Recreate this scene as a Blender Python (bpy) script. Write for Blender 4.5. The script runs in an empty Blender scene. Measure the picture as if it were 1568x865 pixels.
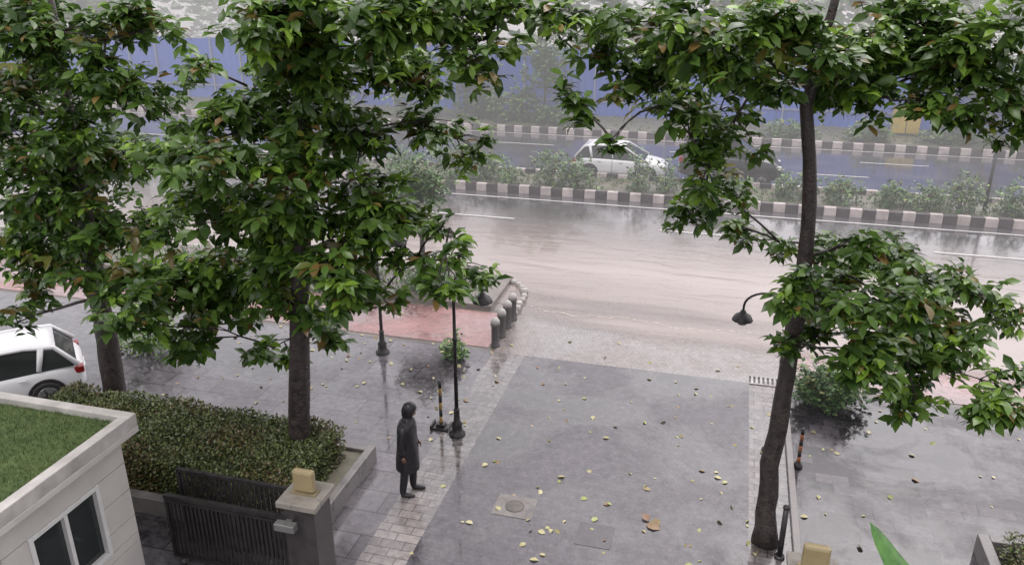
import bpy, math, random
import numpy as np
from mathutils import Vector, Matrix
random.seed(7); rng=np.random.default_rng(11)
S=bpy.context.scene
S.view_settings.view_transform='Standard'; S.view_settings.look='None'; S.view_settings.exposure=0
R=math.radians

# ------------------------------------------------------------ materials
def mat(name,c1,c2=None,scale=3,rough=.5,rough2=None,bump=0.0,bscale=40,metal=0,detail=5,spec=.5,coat=0):
    m=bpy.data.materials.new(name); m.use_nodes=True; nt=m.node_tree; b=nt.nodes['Principled BSDF']
    tc=nt.nodes.new('ShaderNodeTexCoord')
    n=nt.nodes.new('ShaderNodeTexNoise'); n.inputs['Scale'].default_value=scale; n.inputs['Detail'].default_value=detail
    nt.links.new(tc.outputs['Object'],n.inputs['Vector'])
    r=nt.nodes.new('ShaderNodeValToRGB'); r.color_ramp.elements[0].position=.3; r.color_ramp.elements[1].position=.7
    c2=c2 or tuple(x*.75 for x in c1)
    r.color_ramp.elements[0].color=(*c1,1); r.color_ramp.elements[1].color=(*c2,1)
    nt.links.new(n.outputs['Fac'],r.inputs['Fac']); nt.links.new(r.outputs['Color'],b.inputs['Base Color'])
    b.inputs['Roughness'].default_value=rough; b.inputs['Metallic'].default_value=metal
    b.inputs['Specular IOR Level'].default_value=spec
    b.inputs['Coat Weight'].default_value=coat; b.inputs['Coat Roughness'].default_value=.08
    if rough2 is not None:
        mr=nt.nodes.new('ShaderNodeMapRange'); mr.inputs['From Min'].default_value=.35; mr.inputs['From Max'].default_value=.65
        mr.inputs['To Min'].default_value=rough; mr.inputs['To Max'].default_value=rough2
        nt.links.new(n.outputs['Fac'],mr.inputs['Value']); nt.links.new(mr.outputs['Result'],b.inputs['Roughness'])
    if bump:
        n2=nt.nodes.new('ShaderNodeTexNoise'); n2.inputs['Scale'].default_value=bscale; n2.inputs['Detail'].default_value=3
        nt.links.new(tc.outputs['Object'],n2.inputs['Vector'])
        bp=nt.nodes.new('ShaderNodeBump'); bp.inputs['Strength'].default_value=bump; bp.inputs['Distance'].default_value=.02
        nt.links.new(n2.outputs['Fac'],bp.inputs['Height']); nt.links.new(bp.outputs['Normal'],b.inputs['Normal'])
    return m

def paver(name,c1,c2,mortar,bw,rh,ms=.008,rmin=.03,rmax=.26,rot=0,bump=.10,offset=.5,dirt=.5,pscale=.35,coat=.8,spec=.6):
    m=bpy.data.materials.new(name); m.use_nodes=True; nt=m.node_tree; N=nt.nodes; L=nt.links; b=N['Principled BSDF']
    tc=N.new('ShaderNodeTexCoord'); mp=N.new('ShaderNodeMapping'); mp.inputs['Rotation'].default_value=(0,0,rot)
    L.new(tc.outputs['Object'],mp.inputs['Vector'])
    br=N.new('ShaderNodeTexBrick'); br.offset=offset
    for k,v in (('Scale',1),('Brick Width',bw),('Row Height',rh),('Mortar Size',ms),('Mortar Smooth',.3),('Bias',0)): br.inputs[k].default_value=v
    br.inputs['Color1'].default_value=(*c1,1); br.inputs['Color2'].default_value=(*c2,1); br.inputs['Mortar'].default_value=(*mortar,1)
    L.new(mp.outputs['Vector'],br.inputs['Vector'])
    n=N.new('ShaderNodeTexNoise'); n.inputs['Scale'].default_value=pscale; n.inputs['Detail'].default_value=8; n.inputs['Roughness'].default_value=.68; n.inputs['Distortion'].default_value=.4
    L.new(tc.outputs['Object'],n.inputs['Vector'])
    n3=N.new('ShaderNodeTexNoise'); n3.inputs['Scale'].default_value=7; n3.inputs['Detail'].default_value=6; n3.inputs['Roughness'].default_value=.7
    L.new(tc.outputs['Object'],n3.inputs['Vector'])
    r=N.new('ShaderNodeMapRange'); r.inputs['From Min'].default_value=.41; r.inputs['From Max'].default_value=.59; r.inputs['To Min'].default_value=1-dirt; r.inputs['To Max'].default_value=1+dirt*.6
    sc=N.new('ShaderNodeMath'); sc.operation='MULTIPLY'; sc.inputs[1].default_value=.35; L.new(n3.outputs['Fac'],sc.inputs[0])
    hf=N.new('ShaderNodeMath'); hf.operation='MULTIPLY_ADD'; hf.inputs[1].default_value=.65; L.new(n.outputs['Fac'],hf.inputs[0]); L.new(sc.outputs[0],hf.inputs[2])
    L.new(hf.outputs[0],r.inputs['Value'])
    mx=N.new('ShaderNodeVectorMath'); mx.operation='SCALE'; L.new(br.outputs['Color'],mx.inputs[0]); L.new(r.outputs['Result'],mx.inputs['Scale'])
    L.new(mx.outputs['Vector'],b.inputs['Base Color'])
    rr=N.new('ShaderNodeMapRange'); rr.inputs['From Min'].default_value=.45; rr.inputs['From Max'].default_value=.55; rr.inputs['To Min'].default_value=rmin; rr.inputs['To Max'].default_value=rmax
    L.new(n.outputs['Fac'],rr.inputs['Value']); L.new(rr.outputs['Result'],b.inputs['Roughness'])
    cw=N.new('ShaderNodeMapRange'); cw.inputs['From Min'].default_value=.45; cw.inputs['From Max'].default_value=.55; cw.inputs['To Min'].default_value=coat; cw.inputs['To Max'].default_value=.0
    L.new(n.outputs['Fac'],cw.inputs['Value']); L.new(cw.outputs['Result'],b.inputs['Coat Weight']); b.inputs['Coat Roughness'].default_value=.02
    # rain-rippled wet film
    vo=N.new('ShaderNodeTexVoronoi'); vo.inputs['Scale'].default_value=16; L.new(tc.outputs['Object'],vo.inputs['Vector'])
    h=N.new('ShaderNodeMath'); h.operation='MULTIPLY_ADD'; h.inputs[1].default_value=-.6; L.new(br.outputs['Fac'],h.inputs[0]); 
    v2=N.new('ShaderNodeMath'); v2.operation='MULTIPLY'; v2.inputs[1].default_value=.35; L.new(vo.outputs['Distance'],v2.inputs[0])
    v3=N.new('ShaderNodeMath'); v3.operation='ADD'; L.new(v2.outputs[0],v3.inputs[0]); L.new(n3.outputs['Fac'],v3.inputs[1]); L.new(v3.outputs[0],h.inputs[2])
    bp=N.new('ShaderNodeBump'); bp.inputs['Strength'].default_value=bump; bp.inputs['Distance'].default_value=.02
    L.new(h.outputs[0],bp.inputs['Height']); L.new(bp.outputs['Normal'],b.inputs['Normal'])
    b.inputs['Specular IOR Level'].default_value=spec
    return m

def leafmat(name,dark,light,new,brown,rough=.38,trans=.25):
    m=bpy.data.materials.new(name); m.use_nodes=True; nt=m.node_tree; N=nt.nodes; L=nt.links; b=N['Principled BSDF']
    at=N.new('ShaderNodeAttribute'); at.attribute_name='tone'; sp=N.new('ShaderNodeSeparateColor'); L.new(at.outputs['Color'],sp.inputs[0])
    def mix(fac,a,bb):
        x=N.new('ShaderNodeMix'); x.data_type='RGBA'; L.new(fac,x.inputs[0])
        if isinstance(a,tuple): x.inputs[6].default_value=(*a,1)
        else: L.new(a,x.inputs[6])
        x.inputs[7].default_value=(*bb,1); return x.outputs[2]
    c=mix(sp.outputs[0],dark,light); c=mix(sp.outputs[1],c,new); c=mix(sp.outputs[2],c,brown)
    L.new(c,b.inputs['Base Color']); b.inputs['Roughness'].default_value=rough
    if trans>0:
        t=N.new('ShaderNodeBsdfTranslucent'); L.new(c,t.inputs['Color'])
        ms=N.new('ShaderNodeMixShader'); ms.inputs[0].default_value=trans; L.new(b.outputs[0],ms.inputs[1]); L.new(t.outputs[0],ms.inputs[2])
        L.new(ms.outputs[0],N['Material Output'].inputs['Surface'])
    return m

# ------------------------------------------------------------ geometry helpers
def link(o): S.collection.objects.link(o); return o
def mesh(name,v,f,m=None,parent=None,smooth=False,mi=None):
    me=bpy.data.meshes.new(name); me.from_pydata([tuple(x) for x in v],[],f); me.update()
    o=link(bpy.data.objects.new(name,me))
    if m is not None:
        for x in (m if isinstance(m,(list,tuple)) else [m]): me.materials.append(x)
    if mi is not None: me.polygons.foreach_set('material_index',mi)
    if smooth: me.polygons.foreach_set('use_smooth',[True]*len(me.polygons))
    if parent: o.parent=parent
    return o
def empty(name,loc=(0,0,0),rot=0):
    e=link(bpy.data.objects.new(name,None)); e.location=loc; e.rotation_euler=(0,0,rot); e.empty_display_size=.2; return e
def boxvf(x0,x1,y0,y1,z0,z1):
    v=[(x0,y0,z0),(x1,y0,z0),(x1,y1,z0),(x0,y1,z0),(x0,y0,z1),(x1,y0,z1),(x1,y1,z1),(x0,y1,z1)]
    f=[(0,3,2,1),(4,5,6,7),(0,1,5,4),(1,2,6,5),(2,3,7,6),(3,0,4,7)]
    return v,f
def box(name,x0,x1,y0,y1,z0,z1,m,parent=None,bev=0):
    v,f=boxvf(x0,x1,y0,y1,z0,z1); o=mesh(name,v,f,m,parent)
    if bev:
        b=o.modifiers.new('b','BEVEL'); b.width=bev; b.segments=2
    return o
def boxes(name,L,m,parent=None,bev=0):
    V=[];F=[]; MI=[]
    for l in L:
        v,f=boxvf(*l[:6]); k=len(V); V+=v; F+=[tuple(i+k for i in q) for q in f]; MI+=[l[6] if len(l)>6 else 0]*6
    o=mesh(name,V,F,m,parent,mi=MI)
    if bev:
        b=o.modifiers.new('b','BEVEL'); b.width=bev; b.segments=2
    return o
def sheet(name,x0,x1,y0,y1,z,m,parent=None): return mesh(name,[(x0,y0,z),(x1,y0,z),(x1,y1,z),(x0,y1,z)],[(0,1,2,3)],m,parent)
def tubevf(P,Rr,n=10,cap=True,wob=0):
    P=[Vector(p) for p in P]; V=[];F=[]
    for i,p in enumerate(P):
        d=(P[min(i+1,len(P)-1)]-P[max(i-1,0)]).normalized()
        a=d.cross(Vector((.31,.95,.02) if abs(d.y)<.9 else (1,0,0))).normalized(); b=d.cross(a)
        for k in range(n):
            t=2*math.pi*k/n; r=Rr[i]*(1+random.uniform(-wob,wob))
            V.append(p+a*math.cos(t)*r+b*math.sin(t)*r)
    for i in range(len(P)-1):
        for k in range(n):
            F.append((i*n+k,i*n+(k+1)%n,(i+1)*n+(k+1)%n,(i+1)*n+k))
    if cap: F.append(tuple(range(n))[::-1]); F.append(tuple(range((len(P)-1)*n,len(P)*n)))
    return V,F
def tube(name,P,Rr,m,parent=None,n=10,smooth=True,wob=0):
    v,f=tubevf(P,Rr,n,True,wob); return mesh(name,v,f,m,parent,smooth)
def tubes(name,L,m,parent=None,n=8,wob=0):
    V=[];F=[]
    for P,Rr in L:
        v,f=tubevf(P,Rr,n,True,wob); k=len(V); V+=v; F+=[tuple(i+k for i in q) for q in f]
    return mesh(name,V,F,m,parent,True)
def lathe(name,prof,m,parent=None,n=20,loc=(0,0,0)):
    return tube(name,[(loc[0],loc[1],loc[2]+z) for r,z in prof],[r for r,z in prof],m,parent,n)

LT=np.array([[0,0,0],[.26,.19,.03],[.28,0,-.01],[.26,-.19,.03],[.64,.22,0],[.66,0,-.06],[.64,-.22,0],[1,0,-.22]])
LF=[(0,3,2),(0,2,1),(1,2,5,4),(2,3,6,5),(4,5,7),(5,6,7)]
ST=np.array([[0,0,0],[.5,.28,.02],[1,0,-.08],[.5,-.28,.02]])
SF=[(0,3,2,1)]
def leaves(name,C,D,length,tone,m,parent=None,simple=False,wid=1.0):
    """C base points, D directions, tone Nx3"""
    N=len(C); T=ST if simple else LT; FF=SF if simple else LF
    D=D/np.linalg.norm(D,axis=1,keepdims=True)
    up=np.tile([0,0,1.],(N,1))+rng.normal(0,.35,(N,3))
    Sd=np.cross(up,D); Sd/=np.linalg.norm(Sd,axis=1,keepdims=True)+1e-9
    Up=np.cross(D,Sd)
    l=np.asarray(length).reshape(N,1,1)
    V=C[:,None,:]+l*(T[None,:,0:1]*D[:,None,:]+T[None,:,1:2]*wid*Sd[:,None,:]+T[None,:,2:3]*Up[:,None,:])
    V=V.reshape(-1,3); nv=len(T)
    fl=np.array([i for f in FF for i in f]); ft=np.array([len(f) for f in FF])
    idx=(np.arange(N)[:,None]*nv+fl[None,:]).ravel(); tot=np.tile(ft,N)
    me=bpy.data.meshes.new(name); me.vertices.add(len(V)); me.vertices.foreach_set('co',V.ravel().astype(np.float32))
    me.loops.add(len(idx)); me.loops.foreach_set('vertex_index',idx.astype(np.int32))
    me.polygons.add(len(tot)); st=np.concatenate([[0],np.cumsum(tot)[:-1]]); me.polygons.foreach_set('loop_start',st.astype(np.int32))
    me.update(calc_edges=True)
    a=me.attributes.new('tone','FLOAT_COLOR','POINT')
    col=np.ones((N,nv,4),np.float32); col[:,:,:3]=tone[:,None,:]; a.data.foreach_set('color',col.ravel())
    me.materials.append(m); me.validate()
    o=link(bpy.data.objects.new(name,me))
    if parent: o.parent=parent
    return o

# ------------------------------------------------------------ world / light / mist
w=bpy.data.worlds.new('World'); S.world=w; w.use_nodes=True; nt=w.node_tree
sky=nt.nodes.new('ShaderNodeTexSky'); sky.sky_type='NISHITA'; sky.sun_disc=False; sky.sun_elevation=R(55); sky.sun_rotation=R(20); sky.dust_density=3
hs=nt.nodes.new('ShaderNodeHueSaturation'); hs.inputs['Saturation'].default_value=.12; hs.inputs['Value'].default_value=2.0
nt.links.new(sky.outputs[0],hs.inputs['Color'])
tint=nt.nodes.new('ShaderNodeMix'); tint.data_type='RGBA'; tint.blend_type='MULTIPLY'; tint.inputs[0].default_value=1; tint.inputs[7].default_value=(1,.96,.98,1)
nt.links.new(hs.outputs[0],tint.inputs[6]); nt.links.new(tint.outputs[2],nt.nodes['Background'].inputs[0]); nt.nodes['Background'].inputs[1].default_value=.15
sl=bpy.data.lights.new('sun','SUN'); sl.energy=1.5; sl.angle=R(30); sl.color=(1,.97,.94); so=link(bpy.data.objects.new('sun',sl)); so.rotation_euler=(R(35),0,R(-20))
# rain mist over the road and beyond; emission stands in for scattered skylight
mv=bpy.data.materials.new('glowing_rain_mist'); mv.use_nodes=True; nt=mv.node_tree; nt.nodes.remove(nt.nodes['Principled BSDF'])
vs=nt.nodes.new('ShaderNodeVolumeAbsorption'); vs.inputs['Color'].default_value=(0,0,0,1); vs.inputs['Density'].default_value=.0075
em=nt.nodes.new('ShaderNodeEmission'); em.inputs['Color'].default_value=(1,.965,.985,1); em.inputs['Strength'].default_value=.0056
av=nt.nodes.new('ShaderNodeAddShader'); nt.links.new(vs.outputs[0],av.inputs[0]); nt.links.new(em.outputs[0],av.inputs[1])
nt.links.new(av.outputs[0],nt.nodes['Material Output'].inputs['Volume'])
box('glowing_rain_mist',-110,110,14.8,125,-.5,12,mv)

# ------------------------------------------------------------ ground and roads
M_ground=mat('wet_soil',(.10,.085,.07),(.16,.14,.12),.6,.5,.25,.3,8)
sheet('ground',-400,400,-200,600,0,M_ground)
M_plaza=paver('plaza_pavers',(.095,.086,.095),(.14,.127,.14),(.045,.041,.045),1.2,.6,.014,dirt=.7)
sheet('plaza_paving',-40,-5.2,-5,17.45,.004,M_plaza)
M_dark=paver('dark_setts',(.070,.063,.071),(.092,.083,.093),(.048,.044,.049),.10,.10,.005,.04,.28,offset=.5,dirt=.7,bump=.10,pscale=.3)
sheet('driveway',-4.4,.9,-5,17.4,.008,M_dark)
M_light=paver('light_pavers',(.16,.142,.14),(.23,.205,.197),(.075,.066,.066),.4,.2,.010,dirt=.7)
sheet('driveway_border_paving',-5.2,-4.4,-5,17.4,.008,M_light)
sheet('driveway_border_paving',.9,1.6,-5,17.4,.008,M_light)
sheet('apron_paving',-5.2,1.6,17.4,20.4,.008,paver('apron_setts',(.22,.192,.182),(.27,.238,.225),(.13,.112,.107),.12,.12,.008,.08,.35,dirt=.45))
M_rtile=paver('right_tiles',(.018,.016,.019),(.082,.072,.080),(.022,.019,.022),.6,.3,.01,.02,.22,dirt=.75,pscale=.4,spec=.5)
sheet('side_paving',1.6,40,-5,17.45,.004,M_rtile)
box('kerb',1.6,1.72,-5,16.6,0,.10,mat('kerb_concrete',(.17,.155,.15),(.26,.24,.23),4,.3,.5,.2,30),bev=.01)
M_pink=paver('pink_pavers',(.27,.145,.14),(.34,.185,.175),(.18,.11,.105),.2,.1,.006,.08,.35,dirt=.5)
sheet('footpath',-60,-5.4,17.6,19.7,.010,M_pink)
sheet('footpath',1.9,60,17.6,19.7,.010,M_pink)
M_road=mat('wet_asphalt',(.06,.055,.062),(.095,.088,.098),.8,.05,.2,.10,30,detail=7,coat=.6,spec=.7)
sheet('road',-120,120,19.9,32,.005,M_road)
sheet('road',-120,120,34.9,44.5,.005,M_road)
M_paint=mat('road_paint',(.62,.60,.58),(.4,.39,.38),9,.3,.5,.1,40)
mk=[]
for k in range(-12,12):
    mk.append((3.0+k*9-5.2,3.0+k*9-1.6,28.25,28.37)); mk.append((1.0+k*9-3.2,1.0+k*9-.0,25.55,25.64)); mk.append((3.0+k*9,3.0+k*9+3,38.4,38.52)); mk.append((6.0+k*9,6.0+k*9+3,41.4,41.52))
V=[];F=[]
for a,b,c,d in mk+[(-120,120,31.0,31.12),(-120,120,35.5,35.6),(-120,120,44.0,44.1)]:
    zz=.024 if 28<c<30 else (.015 if c<28 else .022)
    k=len(V); V+=[(a,c,zz),(b,c,zz),(b,d,zz),(a,d,zz)]; F.append((k,k+1,k+2,k+3))
mesh('lane_markings',V,F,M_paint)

# flood water : muddy sheet, thinning out towards the far lane
m=bpy.data.materials.new('muddy_water'); m.use_nodes=True; nt=m.node_tree; N=nt.nodes; L=nt.links; b=N['Principled BSDF']
tc=N.new('ShaderNodeTexCoord'); sx=N.new('ShaderNodeSeparateXYZ'); L.new(tc.outputs['Object'],sx.inputs[0])
n=N.new('ShaderNodeTexNoise'); n.inputs['Scale'].default_value=.22; n.inputs['Detail'].default_value=4
mp=N.new('ShaderNodeMapping'); mp.inputs['Scale'].default_value=(.3,1.8,1); L.new(tc.outputs['Object'],mp.inputs[0]); L.new(mp.outputs[0],n.inputs['Vector'])
ad=N.new('ShaderNodeMath'); ad.operation='MULTIPLY_ADD'; ad.inputs[1].default_value=5.0; L.new(n.outputs['Fac'],ad.inputs[0]); L.new(sx.outputs['Y'],ad.inputs[2])
fa=N.new('ShaderNodeMapRange'); fa.interpolation_type='SMOOTHSTEP'; fa.inputs['From Min'].default_value=26.5; fa.inputs['From Max'].default_value=33.0; fa.inputs['To Min'].default_value=.95; fa.inputs['To Max'].default_value=.0
L.new(ad.outputs[0],fa.inputs['Value'])
fb=N.new('ShaderNodeMapRange'); fb.inputs['From Min'].default_value=21.6; fb.inputs['From Max'].default_value=23.0; L.new(ad.outputs[0],fb.inputs['Value'])
ml=N.new('ShaderNodeMath'); ml.operation='MULTIPLY'; L.new(fa.outputs[0],ml.inputs[0]); L.new(fb.outputs[0],ml.inputs[1])
r=N.new('ShaderNodeValToRGB'); r.color_ramp.elements[0].position=.35; r.color_ramp.elements[1].position=.65; r.color_ramp.elements[0].color=(.25,.20,.178,1); r.color_ramp.elements[1].color=(.34,.278,.25,1); L.new(n.outputs['Fac'],r.inputs[0]); L.new(r.outputs[0],b.inputs['Base Color'])
b.inputs['Roughness'].default_value=.14; b.inputs['Coat Weight'].default_value=.35
mp2=N.new('ShaderNodeMapping'); mp2.inputs['Scale'].default_value=(.5,2.2,1); mp2.inputs['Rotation'].default_value=(0,0,.12); L.new(tc.outputs['Object'],mp2.inputs[0])
wv=N.new('ShaderNodeTexNoise'); wv.inputs['Scale'].default_value=.9; wv.inputs['Detail'].default_value=5; wv.inputs['Distortion'].default_value=.6; L.new(mp2.outputs[0],wv.inputs['Vector'])
n2=N.new('ShaderNodeTexNoise'); n2.inputs['Scale'].default_value=9; L.new(tc.outputs['Object'],n2.inputs['Vector'])
hm=N.new('ShaderNodeMath'); hm.operation='MULTIPLY_ADD'; hm.inputs[1].default_value=.2; L.new(n2.outputs['Fac'],hm.inputs[0]); L.new(wv.outputs['Fac'],hm.inputs[2])
bp=N.new('ShaderNodeBump'); bp.inputs['Strength'].default_value=.5; bp.inputs['Distance'].default_value=.09; L.new(hm.outputs[0],bp.inputs['Height']); L.new(bp.outputs[0],b.inputs['Normal'])
tr=N.new('ShaderNodeBsdfTransparent'); ms=N.new('ShaderNodeMixShader'); L.new(ml.outputs[0],ms.inputs[0]); L.new(tr.outputs[0],ms.inputs[1]); L.new(b.outputs[0],ms.inputs[2]); L.new(ms.outputs[0],N['Material Output'].inputs[0])
sheet('flood_water',-60,60,18.6,31.7,.019,m)
V=[];F=[]
def foamline(x0,x1,fy,w0,w1,pr):
    x=x0;pts=[]
    while x<x1: pts.append((x,fy(x)+random.uniform(-.02,.02))); x+=.08
    for i,(x,y) in enumerate(pts):
        wd=random.uniform(w0,w1); V.extend([(x,y-wd,.022),(x,y+wd,.022)])
        if i and random.random()<pr: k=len(V)-2; F.append((k-2,k,k+1,k-1))
foamline(-5.0,1.9,lambda x:20.25-.036*(x+5)+.12*math.sin(x*2.1)+.06*math.sin(x*7.3),.008,.035,.8)
foamline(-3.5,.5,lambda x:21.6+.25*math.sin(x*.8+1)+.05*math.sin(x*5.1),.003,.012,.5)
foamline(-4.5,-.5,lambda x:23.4+.3*math.sin(x*.6)+.06*math.sin(x*4.1),.003,.012,.4)
mesh('foam',V,F,mat('foam',(.50,.44,.40),(.40,.34,.30),20,.5))

# medians
M_soil=mat('median_soil',(.10,.09,.06),(.16,.15,.11),3,.7,.4,.5,10)
box('median_verge',-120,120,32.05,34.75,0,.16,M_soil)
box('roadside_verge',-120,120,44.8,60,0,.14,M_soil)
M_kw=mat('kerb_white',(.58,.50,.49),(.36,.31,.30),3,.45,.6,.2,20); M_kb=mat('kerb_black',(.035,.028,.030),(.085,.066,.07),3,.35,.5,.2,20)
def striped(name,y0,y1,h,x0=-70,x1=70,st=.46):
    Lb=[];x=x0;i=0
    while x<x1:
        j=random.uniform(-.012,.012); Lb.append((x,x+st-.02,y0+j,y1+j,0,h+random.uniform(-.015,.015),i%2)); x+=st;i+=1
    return boxes(name,Lb,[M_kw,M_kb],bev=.015)
striped('median_kerb',31.82,32.04,.34); striped('median_kerb',34.76,34.96,.34); striped('roadside_kerb',44.55,44.78,.32,st=.5)

box('roadside_island',-60,-6.0,19.85,22.2,0,.14,mat('island_soil',(.13,.115,.10),(.20,.17,.155),2,.4,.25,.3,9))
M_ws=mat('white_stone',(.52,.49,.46),(.30,.28,.27),5,.4,.6,.4,14)
def stone(V,F,c,r):
    k=len(V); n=7
    for j,(zz,rr) in enumerate(((0,.9),(.45,1.0),(.8,.72))):
        for i in range(n):
            t=2*math.pi*i/n; q=r*rr*random.uniform(.88,1.1); V.append((c[0]+q*math.cos(t),c[1]+q*math.sin(t),c[2]+r*zz*1.5))
    V.append((c[0],c[1],c[2]+r*1.35))
    for j in range(2):
        for i in range(n): F.append((k+j*n+i,k+j*n+(i+1)%n,k+(j+1)*n+(i+1)%n,k+(j+1)*n+i))
    for i in range(n): F.append((k+2*n+i,k+2*n+(i+1)%n,k+3*n))
V=[];F=[]
for i in range(9):
    t=i/8; ang=R(-10+100*t); stone(V,F,(-6.35+1.05*math.cos(ang),20.6+1.5*math.sin(ang),0),random.uniform(.09,.13))
for i in range(3): stone(V,F,(-5.30+random.uniform(-.05,.05),19.75+.3*i,0),.12)
for i in range(60): stone(V,F,(-6.9-i*.42,22.15+random.uniform(-.03,.03),0),.15)
mesh('white_kerb_stones',V,F,M_ws,smooth=False)

# ------------------------------------------------------------ foliage
LM=leafmat('tree_leaf',(.040,.085,.018),(.14,.245,.045),(.27,.44,.05),(.25,.14,.05),.27,.35)
LMh=leafmat('hedge_leaf',(.04,.055,.018),(.12,.15,.05),(.17,.22,.06),(.17,.10,.05),.45,0)
LMs=leafmat('shrub_leaf',(.045,.10,.03),(.12,.22,.07),(.26,.40,.08),(.3,.26,.08),.5,0)
BK=mat('bark',(.018,.013,.014),(.055,.042,.037),9,.35,.6,.9,26)
def whorls(cent,per,length,droop=.35,newp=.1,axis=None):
    """clusters of leaves radiating from twig tips"""
    M=len(cent); k=per; cent=np.asarray(cent); ax=np.asarray(axis) if axis is not None else np.tile([0,0,1.],(M,1))
    tone=rng.random((M,1))*.75; new=(rng.random((M,1))<newp)*1.; br=(rng.random((M,1))<.045)*1.
    a=rng.random((M,1))*6.28+np.arange(k)[None,:]*2.4+rng.normal(0,.2,(M,k)); el=rng.normal(-droop,.35,(M,k))
    d=np.stack([np.cos(a)*np.cos(el),np.sin(a)*np.cos(el),np.sin(el)],2)+ax[:,None,:]*.55
    C=cent[:,None,:]+rng.normal(0,.035,(M,k,3))-ax[:,None,:]*rng.random((M,k,1))*.12
    Ln=length*rng.uniform(.6,1.2,(M,k))*(1-.2*new)*rng.uniform(.8,1.12,(M,1))
    t=np.zeros((M,k,3)); t[:,:,0]=np.clip(tone+rng.normal(0,.18,(M,k)),0,1); t[:,:,1]=new*rng.uniform(.15,.9,(M,k)); t[:,:,2]=np.where(rng.random((M,k))<.02,.8,br*rng.uniform(.2,.7,(M,k)))
    keep=rng.random((M,k))<.9
    return C[keep],d[keep],Ln[keep],t[keep]

def tree(name,trunk,radii,blobs,dens,length,per=9,newp=.09):
    e=empty(name,trunk[0])
    o=Vector(trunk[0]); inv=lambda p: Vector(tuple(p))-o
    TW=[]
    P=[];Q=[]
    for i in range(len(trunk)-1):
        for s in range(5):
            t=s/5; p=Vector(trunk[i]).lerp(Vector(trunk[i+1]),t); P.append(inv(p)+Vector((random.uniform(-.02,.02),random.uniform(-.02,.02),0))); Q.append(radii[i]*(1-t)+radii[i+1]*t)
    P.append(inv(trunk[-1]));Q.append(radii[-1]); Q[0]*=1.35; Q[1]*=1.1
    tube('trunk',P,Q,BK,e,16,wob=.08)
    C=[];AX=[]
    tp=[Vector(t) for t in trunk]
    def trunk_at(z):
        for i in range(len(tp)-1):
            if tp[i].z<=z<=tp[i+1].z: return tp[i].lerp(tp[i+1],(z-tp[i].z)/(tp[i+1].z-tp[i].z+1e-6))
        return tp[-1]
    hdist=lambda x,y,z:(Vector((x,y,0))-Vector((trunk_at(z).x,trunk_at(z).y,0))).length
    nodes=[]
    for (x,y,z,rx,rz) in sorted(blobs,key=lambda b:hdist(b[0],b[1],b[2])-.12*b[2]):
        b=Vector((x,y,z)); hd=hdist(x,y,z)
        z0=min(max(z-.3*hd-.1,tp[2].z*.92),tp[-1].z); a=trunk_at(z0); best=(b-a).length; r0=.022+.010*hd
        for (q,qd) in nodes:
            if qd<hd-.2 and (b-q).length*1.1<best and abs(b.z-q.z)<1.2: a=q; best=(b-q).length*1.1; r0=.022
        nodes.append((b,hd))
        sd=Vector((random.uniform(-1,1),random.uniform(-1,1),random.uniform(-.2,.6)))*best*.14
        PP=[a,a.lerp(b,.25)+sd*.6+Vector((0,0,.02)),a.lerp(b,.5)+sd,a.lerp(b,.75)+sd*.5+Vector((0,0,.03)),b]
        TW.append(([inv(p) for p in PP],[r0,r0*.85,r0*.7,r0*.5,.01]))
        n=int(dens*rx*rz*1.15*max(rx,.5))
        subs=[]
        for s in range(max(5,int(8*rx))):
            v=rng.normal(0,1,3); v/=np.linalg.norm(v); q=np.array([x,y,z])+v*np.array([rx,rx,rz])*rng.uniform(.4,1.0)
            subs.append(q); m0=PP[random.randint(2,4)]; mm=(np.array(m0)+q)*.5+np.array([0,0,.05])
            TW.append(([inv(m0),inv(mm),inv(q)],[.012,.009,.004]))
        subs=np.array(subs); q=subs[rng.integers(len(subs),size=n)]+rng.normal(0,1,(n,3))*np.array([rx,rx,rz])*.26
        out=q-np.array([x,y,z]); out[:,2]=out[:,2]*.6+.25; out/=np.linalg.norm(out,axis=1,keepdims=True)+1e-6
        C.append(q-np.array(o)); AX.append(out*.8)
    tubes('limbs',TW,BK,e,6)
    c,d,l,t=whorls(np.concatenate(C),per,length,newp=newp,axis=np.concatenate(AX))
    leaves('foliage',c,d,l,t,LM,e)
    return e

T1=[(-11.4,11.7,7.8,0.88,0.77),(-10.1,11.7,7.8,0.86,0.64),(-12.3,11.9,6.6,0.70,0.47),(-10.9,11.7,6.6,0.90,0.56),(-9.8,11.7,6.9,0.77,0.55),(-12.3,11.9,5.3,0.96,0.60),(-12.2,13.3,5.1,1.05,0.66),(-12.9,12.9,4.0,1.19,0.66),(-13.8,12.5,3.0,0.67,0.60),(-10.7,11.9,4.6,0.95,0.54),(-10.5,12.8,5.7,0.73,0.55),(-13.0,11.4,2.5,0.44,0.23),(-11.4,11.6,3.8,0.72,0.36),(-9.5,11.9,7.9,0.54,0.43),(-13.2,12.6,7.2,.8,.6),(-12.6,12.3,8.2,.9,.5),(-13.4,12.2,6.0,.7,.5),(-11.6,12.1,5.9,.7,.5)]
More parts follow.
